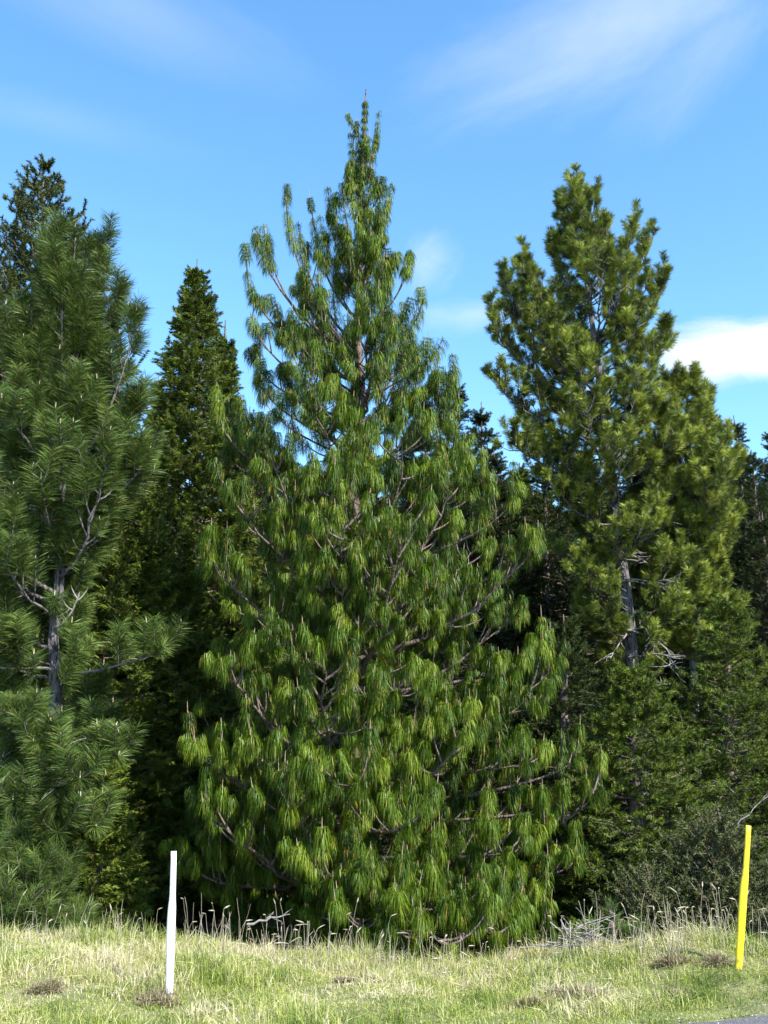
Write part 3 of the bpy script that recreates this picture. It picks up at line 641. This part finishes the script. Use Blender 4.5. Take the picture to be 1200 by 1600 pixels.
STY = {
 'cypress': dict(limbs=240, per_whorl=6, elev=(20, 60), lift=0.3, sub=15, sub_len=0.30, sub_min=0.22, t_sub=0.3, sub_lift=0.1, droop_sub=-0.3, shoot=0.34, tert=2, rmin=0.6, trunk_r=0.16, zlo=0.3, leader=0.8, mat='cypress', bark='bark_dark',
                 needle=dict(per=105, length=0.11, width=0.0105, spread=0.7, forward=0.8, droop=(0.0, 0.25, 0.4), planar=True, K=3, taper=0.5, old=0, tint_sd=0.12)),
 'spruce': dict(limbs=150, per_whorl=6, elev=(-8, 40), lift=0.3, sub=15, sub_len=0.34, sub_min=0.2, t_sub=0.15, sub_lift=0.0, droop_sub=-0.2, shoot=0.36, tert=2, rmin=0.65, trunk_r=0.16, zlo=0.3, leader=0.8, mat='spruce', bark='bark_dark',
                 needle=dict(per=105, length=0.065, width=0.0105, spread=0.8, forward=0.6, droop=(0.0, 0.1, 0.2), K=2, taper=0.2, old=0, tint_sd=0.12)),
 'fir': dict(limbs=120, per_whorl=6, elev=(0, 45), lift=0.5, sub=9, sub_len=0.36, sub_min=0.2, t_sub=0.2, sub_lift=0.4, shoot=0.40, tert=2, rmin=0.65, trunk_r=0.2, zlo=0.3, leader=0.9, mat='fir', bark='bark_dark',
                 needle=dict(per=90, length=0.08, width=0.02, spread=0.8, forward=0.5, droop=(0.0, 0.0, 0.0), K=2, old=0, tint_sd=0.12)),
 'darkspruce': None,
 'scrub': dict(limbs=60, per_whorl=6, elev=(20, 70), lift=0.1, sub=10, sub_len=0.5, sub_min=0.15, t_sub=0.2, sub_lift=0.3, shoot=0.25, tert=2, rmin=0.5, trunk_r=0.04, zlo=0.15, leader=0.2, jit=0.15, mat='scrub', bark='bark_dark',
                 needle=dict(per=60, length=0.04, width=0.014, spread=0.9, forward=0.4, droop=(0.0, 0.1, 0.2), K=2, old=0, tint_sd=0.16)),
 'young': dict(limbs=90, per_whorl=5, elev=(15, 60), lift=0.3, sub=9, sub_len=0.4, sub_min=0.2, t_sub=0.2, sub_lift=0.5, shoot=0.3, tert=2, rmin=0.55, trunk_r=0.05, zlo=0.1, leader=0.4, mat='blue', bark='bark_dark',
                 needle=dict(per=90, length=0.13, width=0.0045, spread=0.8, forward=0.8, droop=(0.0, 0.1, 0.2), K=3, old=0, tint_sd=0.12)),
}
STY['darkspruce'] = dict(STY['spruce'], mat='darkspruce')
CON = lambda r, p=0.85: [(0.0, r * 0.85), (0.12, r), (0.3, r * 0.92), (0.55, r * 0.66), (0.8, r * 0.3), (0.93, r * 0.1), (1.0, 0.02)]
simple('fir_tree', 'tall dark fir with a thin spire behind the pine at far left', 'tree', 68, 20, 245, [(0, 3), (0.2, 3), (0.5, 2.8), (0.7, 2.2), (0.83, 1.6), (0.90, 1.1), (0.95, 0.55), (0.98, 0.2), (1, 0.03)], 61, 'fir', scale_n=2.5)
cy = simple('cypress_tree', 'dark feathery cypress with pointed top between left pine and central pine', 'tree', 308, 18, 405, [(0, 1.7), (0.2, 1.7), (0.45, 1.4), (0.65, 1.1), (0.8, 0.82), (0.9, 0.42), (0.96, 0.14), (1, 0.02)], 62, 'cypress', scale_n=1.5)
simple('cypress_tree', 'slim cypress top showing right of the pointed dark cypress', 'tree', 352, 19, 500, [(0, 1.1), (0.3, 1.1), (0.6, 0.7), (0.85, 0.3), (0.95, 0.12), (1, 0.02)], 63, 'cypress', scale_n=0.7)
simple('cypress_tree', 'broad yellow-green cypress behind the bare trunk of the left pine', 'tree', 175, 15, 640, [(0, 1.35), (0.15, 1.5), (0.5, 1.3), (0.75, 0.9), (0.92, 0.35), (1, 0.05)], 64, 'cypress', scale_n=1.15)
simple('cypress_tree', 'half-shaded cypress filling the gap left of the central pine', 'tree', 290, 16, 880, [(0, 1.2), (0.2, 1.3), (0.6, 0.9), (0.85, 0.4), (1, 0.05)], 65, 'cypress', scale_n=0.7)
# dark spruces behind the right half
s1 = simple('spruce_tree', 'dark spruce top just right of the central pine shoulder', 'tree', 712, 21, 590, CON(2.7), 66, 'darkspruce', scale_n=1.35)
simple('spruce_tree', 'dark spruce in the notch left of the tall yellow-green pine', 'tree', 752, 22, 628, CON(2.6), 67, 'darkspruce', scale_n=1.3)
# spruces of the lower right
sp1 = simple('spruce_tree', 'dense olive-green young spruce below the bare trunk of the right pine', 'tree', 990, 13.6, 1030, [(0, 1.4), (0.3, 1.35), (0.6, 0.95), (0.85, 0.45), (1, 0.05)], 68, 'spruce', scale_n=0.9)
sp2 = simple('spruce_tree', 'wide olive spruce behind the yellow marker post', 'tree', 1135, 14.6, 930, [(0, 1.9), (0.25, 1.8), (0.6, 1.2), (0.85, 0.5), (1, 0.05)], 69, 'spruce')
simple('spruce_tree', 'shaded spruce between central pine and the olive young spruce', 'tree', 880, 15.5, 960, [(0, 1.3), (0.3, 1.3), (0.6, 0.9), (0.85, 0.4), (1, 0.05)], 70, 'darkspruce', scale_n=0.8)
# bushes near the bank
simple('shrub', 'grey-green twiggy shrub on the bank behind the yellow post', 'shrub', 1120, 11.8, 1262, [(0, .9), (0.4, 1.0), (0.8, 0.6), (1, 0.2)], 71, 'scrub', scale_n=1.2)
simple('shrub', 'low grey-green shrub right of the stick heap', 'shrub', 1010, 11.6, 1350, [(0, .6), (0.5, 0.7), (0.85, 0.4), (1, 0.1)], 72, 'scrub', scale_n=0.7)
simple('young_pine', 'feathery young pine at lower left under the bare trunk', 'young tree', 45, 11.2, 1290, [(0, .7), (0.3, 0.8), (0.7, 0.5), (1, 0.08)], 73, 'young')
simple('young_pine', 'small bushy pine seedling above the stick heap', 'young tree', 955, 10.3, 1415, [(0, .12), (0.3, 0.16), (0.7, 0.10), (1, 0.03)], 74, 'young', scale_n=0.2)
simple('cypress_tree', 'small light green cypress sapling left of the white post', 'young tree', 150, 12.6, 1120, [(0, .5), (0.3, 0.6), (0.7, 0.35), (1, 0.05)], 75, 'cypress', scale_n=0.5)

# the forest behind: copies of the spruce and cypress prototypes
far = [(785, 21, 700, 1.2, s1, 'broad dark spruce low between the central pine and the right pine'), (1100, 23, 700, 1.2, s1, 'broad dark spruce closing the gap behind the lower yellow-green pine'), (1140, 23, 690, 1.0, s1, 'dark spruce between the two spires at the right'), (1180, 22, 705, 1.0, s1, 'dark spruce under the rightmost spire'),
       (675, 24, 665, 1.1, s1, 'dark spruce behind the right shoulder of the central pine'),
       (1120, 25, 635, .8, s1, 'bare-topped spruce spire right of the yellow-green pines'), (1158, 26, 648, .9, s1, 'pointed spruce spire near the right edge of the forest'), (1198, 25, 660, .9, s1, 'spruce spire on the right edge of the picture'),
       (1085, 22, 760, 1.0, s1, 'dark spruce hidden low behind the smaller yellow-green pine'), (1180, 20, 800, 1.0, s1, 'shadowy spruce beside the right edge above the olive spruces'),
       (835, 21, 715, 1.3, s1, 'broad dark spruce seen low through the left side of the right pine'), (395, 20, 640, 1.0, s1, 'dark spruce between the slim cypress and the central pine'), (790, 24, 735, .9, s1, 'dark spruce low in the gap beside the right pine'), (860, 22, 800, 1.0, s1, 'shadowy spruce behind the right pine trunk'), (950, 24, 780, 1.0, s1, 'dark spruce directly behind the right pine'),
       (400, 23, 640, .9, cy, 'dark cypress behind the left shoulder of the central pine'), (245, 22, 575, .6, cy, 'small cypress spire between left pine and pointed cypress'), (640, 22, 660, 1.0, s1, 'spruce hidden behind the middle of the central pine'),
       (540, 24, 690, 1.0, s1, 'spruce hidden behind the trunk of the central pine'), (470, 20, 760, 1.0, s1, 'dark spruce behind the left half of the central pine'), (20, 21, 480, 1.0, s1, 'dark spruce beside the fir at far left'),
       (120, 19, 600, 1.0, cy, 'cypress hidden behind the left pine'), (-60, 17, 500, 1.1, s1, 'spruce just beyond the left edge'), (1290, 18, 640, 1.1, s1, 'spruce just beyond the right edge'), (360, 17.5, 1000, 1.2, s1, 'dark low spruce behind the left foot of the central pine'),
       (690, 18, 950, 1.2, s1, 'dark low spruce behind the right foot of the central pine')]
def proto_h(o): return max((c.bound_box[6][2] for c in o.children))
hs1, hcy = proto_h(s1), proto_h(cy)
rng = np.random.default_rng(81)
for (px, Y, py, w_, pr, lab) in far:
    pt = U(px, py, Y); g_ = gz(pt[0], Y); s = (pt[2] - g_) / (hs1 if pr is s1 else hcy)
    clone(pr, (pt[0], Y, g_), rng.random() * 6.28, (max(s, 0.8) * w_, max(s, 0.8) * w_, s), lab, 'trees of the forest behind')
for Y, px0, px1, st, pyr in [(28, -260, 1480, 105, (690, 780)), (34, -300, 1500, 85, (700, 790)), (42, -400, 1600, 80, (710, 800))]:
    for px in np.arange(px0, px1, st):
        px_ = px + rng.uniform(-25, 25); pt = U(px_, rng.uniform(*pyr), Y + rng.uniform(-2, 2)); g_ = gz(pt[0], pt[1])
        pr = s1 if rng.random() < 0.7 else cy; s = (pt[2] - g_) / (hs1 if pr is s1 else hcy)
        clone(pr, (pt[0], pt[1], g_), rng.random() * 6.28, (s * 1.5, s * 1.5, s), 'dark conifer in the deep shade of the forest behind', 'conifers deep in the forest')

rng = np.random.default_rng(95); n = 5200
px_ = rng.uniform(-7, 7, n); py_ = edge(px_) + rng.normal(0.06, 0.16, n); sz = rng.uniform(0.002, 0.007, n) * np.where(rng.random(n) < 0.08, 1.8, 1)
th = rng.random(n) * 6.28; A = np.stack([px_, py_, np.maximum(ground_z(px_, py_), 0.004)], -1)
Vp = np.stack([A + sz[:, None] * np.stack([np.cos(th + k * 1.57) * (1 + .3 * (k % 2)), np.sin(th + k * 1.57), 0 * th], -1) for k in range(4)] + [A + sz[:, None] * np.array([0.2, 0.1, 0.8])], 1)
b = np.arange(n)[:, None] * 5; tt = np.concatenate([b + np.array([[k, (k + 1) % 4, 4]]) for k in range(4)])
M['stone'] = foliage_mat('gravel', [(0, (0.08, 0.07, 0.065)), (0.6, (0.22, 0.20, 0.18)), (1, (0.5, 0.46, 0.4))], 0.9, 0.2, 0.0)
tag(link('gravel', np_mesh('gravel', Vp.reshape(-1, 3), np.zeros((0, 4)), tt, M['stone'], np.tile(rng.random(n), 4))), 'loose gravel and grit along the asphalt edge', 'gravel', kind='stuff')
# ------------------------------------------------------------------ heap of cut sticks and fallen branch
rng = np.random.default_rng(91)
c0 = U(905, 1465, 10.2)
for k in range(36):
    x = c0[0] + rng.normal(0, 0.14); y = 10.1 + rng.normal(0, 0.18); z = gz(x, y) + abs(rng.normal(0, 0.10)) + 0.07
    L = rng.uniform(0.25, 0.6); a_ = rng.normal(-0.5, 0.45); d = np.array([math.cos(a_), rng.normal(0, 0.3), math.sin(a_) * 0.7])
    cpt = curve((0, 0, 0), d, L, 5, rng.normal(0, 0.3), 0.06, rng); cpt -= cpt.mean(0)
    w = Wood(); rr = rng.uniform(0.003, 0.008); w.tube(cpt, np.linspace(rr, rr * 0.4, 6), 5)
    o = link('stick', w.mesh('stick', M['dead'])); o.location = (x, y, max(z, gz(x, y) - cpt[:, 2].min() * 0.6))
    tag(o, 'thin grey dead stick in the heap at the right foot of the central pine', 'stick', 'sticks in the heap by the central pine')
def fallen(px, py, px2, py2, Y, r, label):
    a = U(px, py, Y); b = U(px2, py2, Y); rng_ = np.random.default_rng(int(px))
    root = np.array(a); w = Wood(); t = np.linspace(0, 1, 8)[:, None]; c = a * (1 - t) + b * t + rng_.normal(0, 0.01, (8, 3))
    w.tube(c, np.linspace(r, r * 0.4, 8), 6)
    for k in range(4):
        q, d = sample(c, rng_.uniform(0.3, 0.9)); c2 = curve(q, d + rng_.normal(0, 0.6, 3), np.linalg.norm(b - a) * 0.25, 4, 0, 0.1, rng_); w.tube(c2, np.linspace(r * .5, r * .2, 5), 4)
    o = link('dead_branch', w.mesh('dead_branch', M['dead'], root)); o.location = tuple(root)
    tag(o, label, 'branch')
fallen(385, 1445, 455, 1428, 9.9, 0.012, 'pale dead branch lying over the grass under the central pine')
fallen(1150, 1290, 1215, 1228, 11.2, 0.007, 'bare grey branch slanting up at the right edge')
fallen(1065, 1560, 1165, 1533, 8.3, 0.005, 'thin straw-coloured stem lying in the grass by the yellow post')
print('objects', len(bpy.data.objects), 'faces', sum(len(m.polygons) for m in bpy.data.meshes))
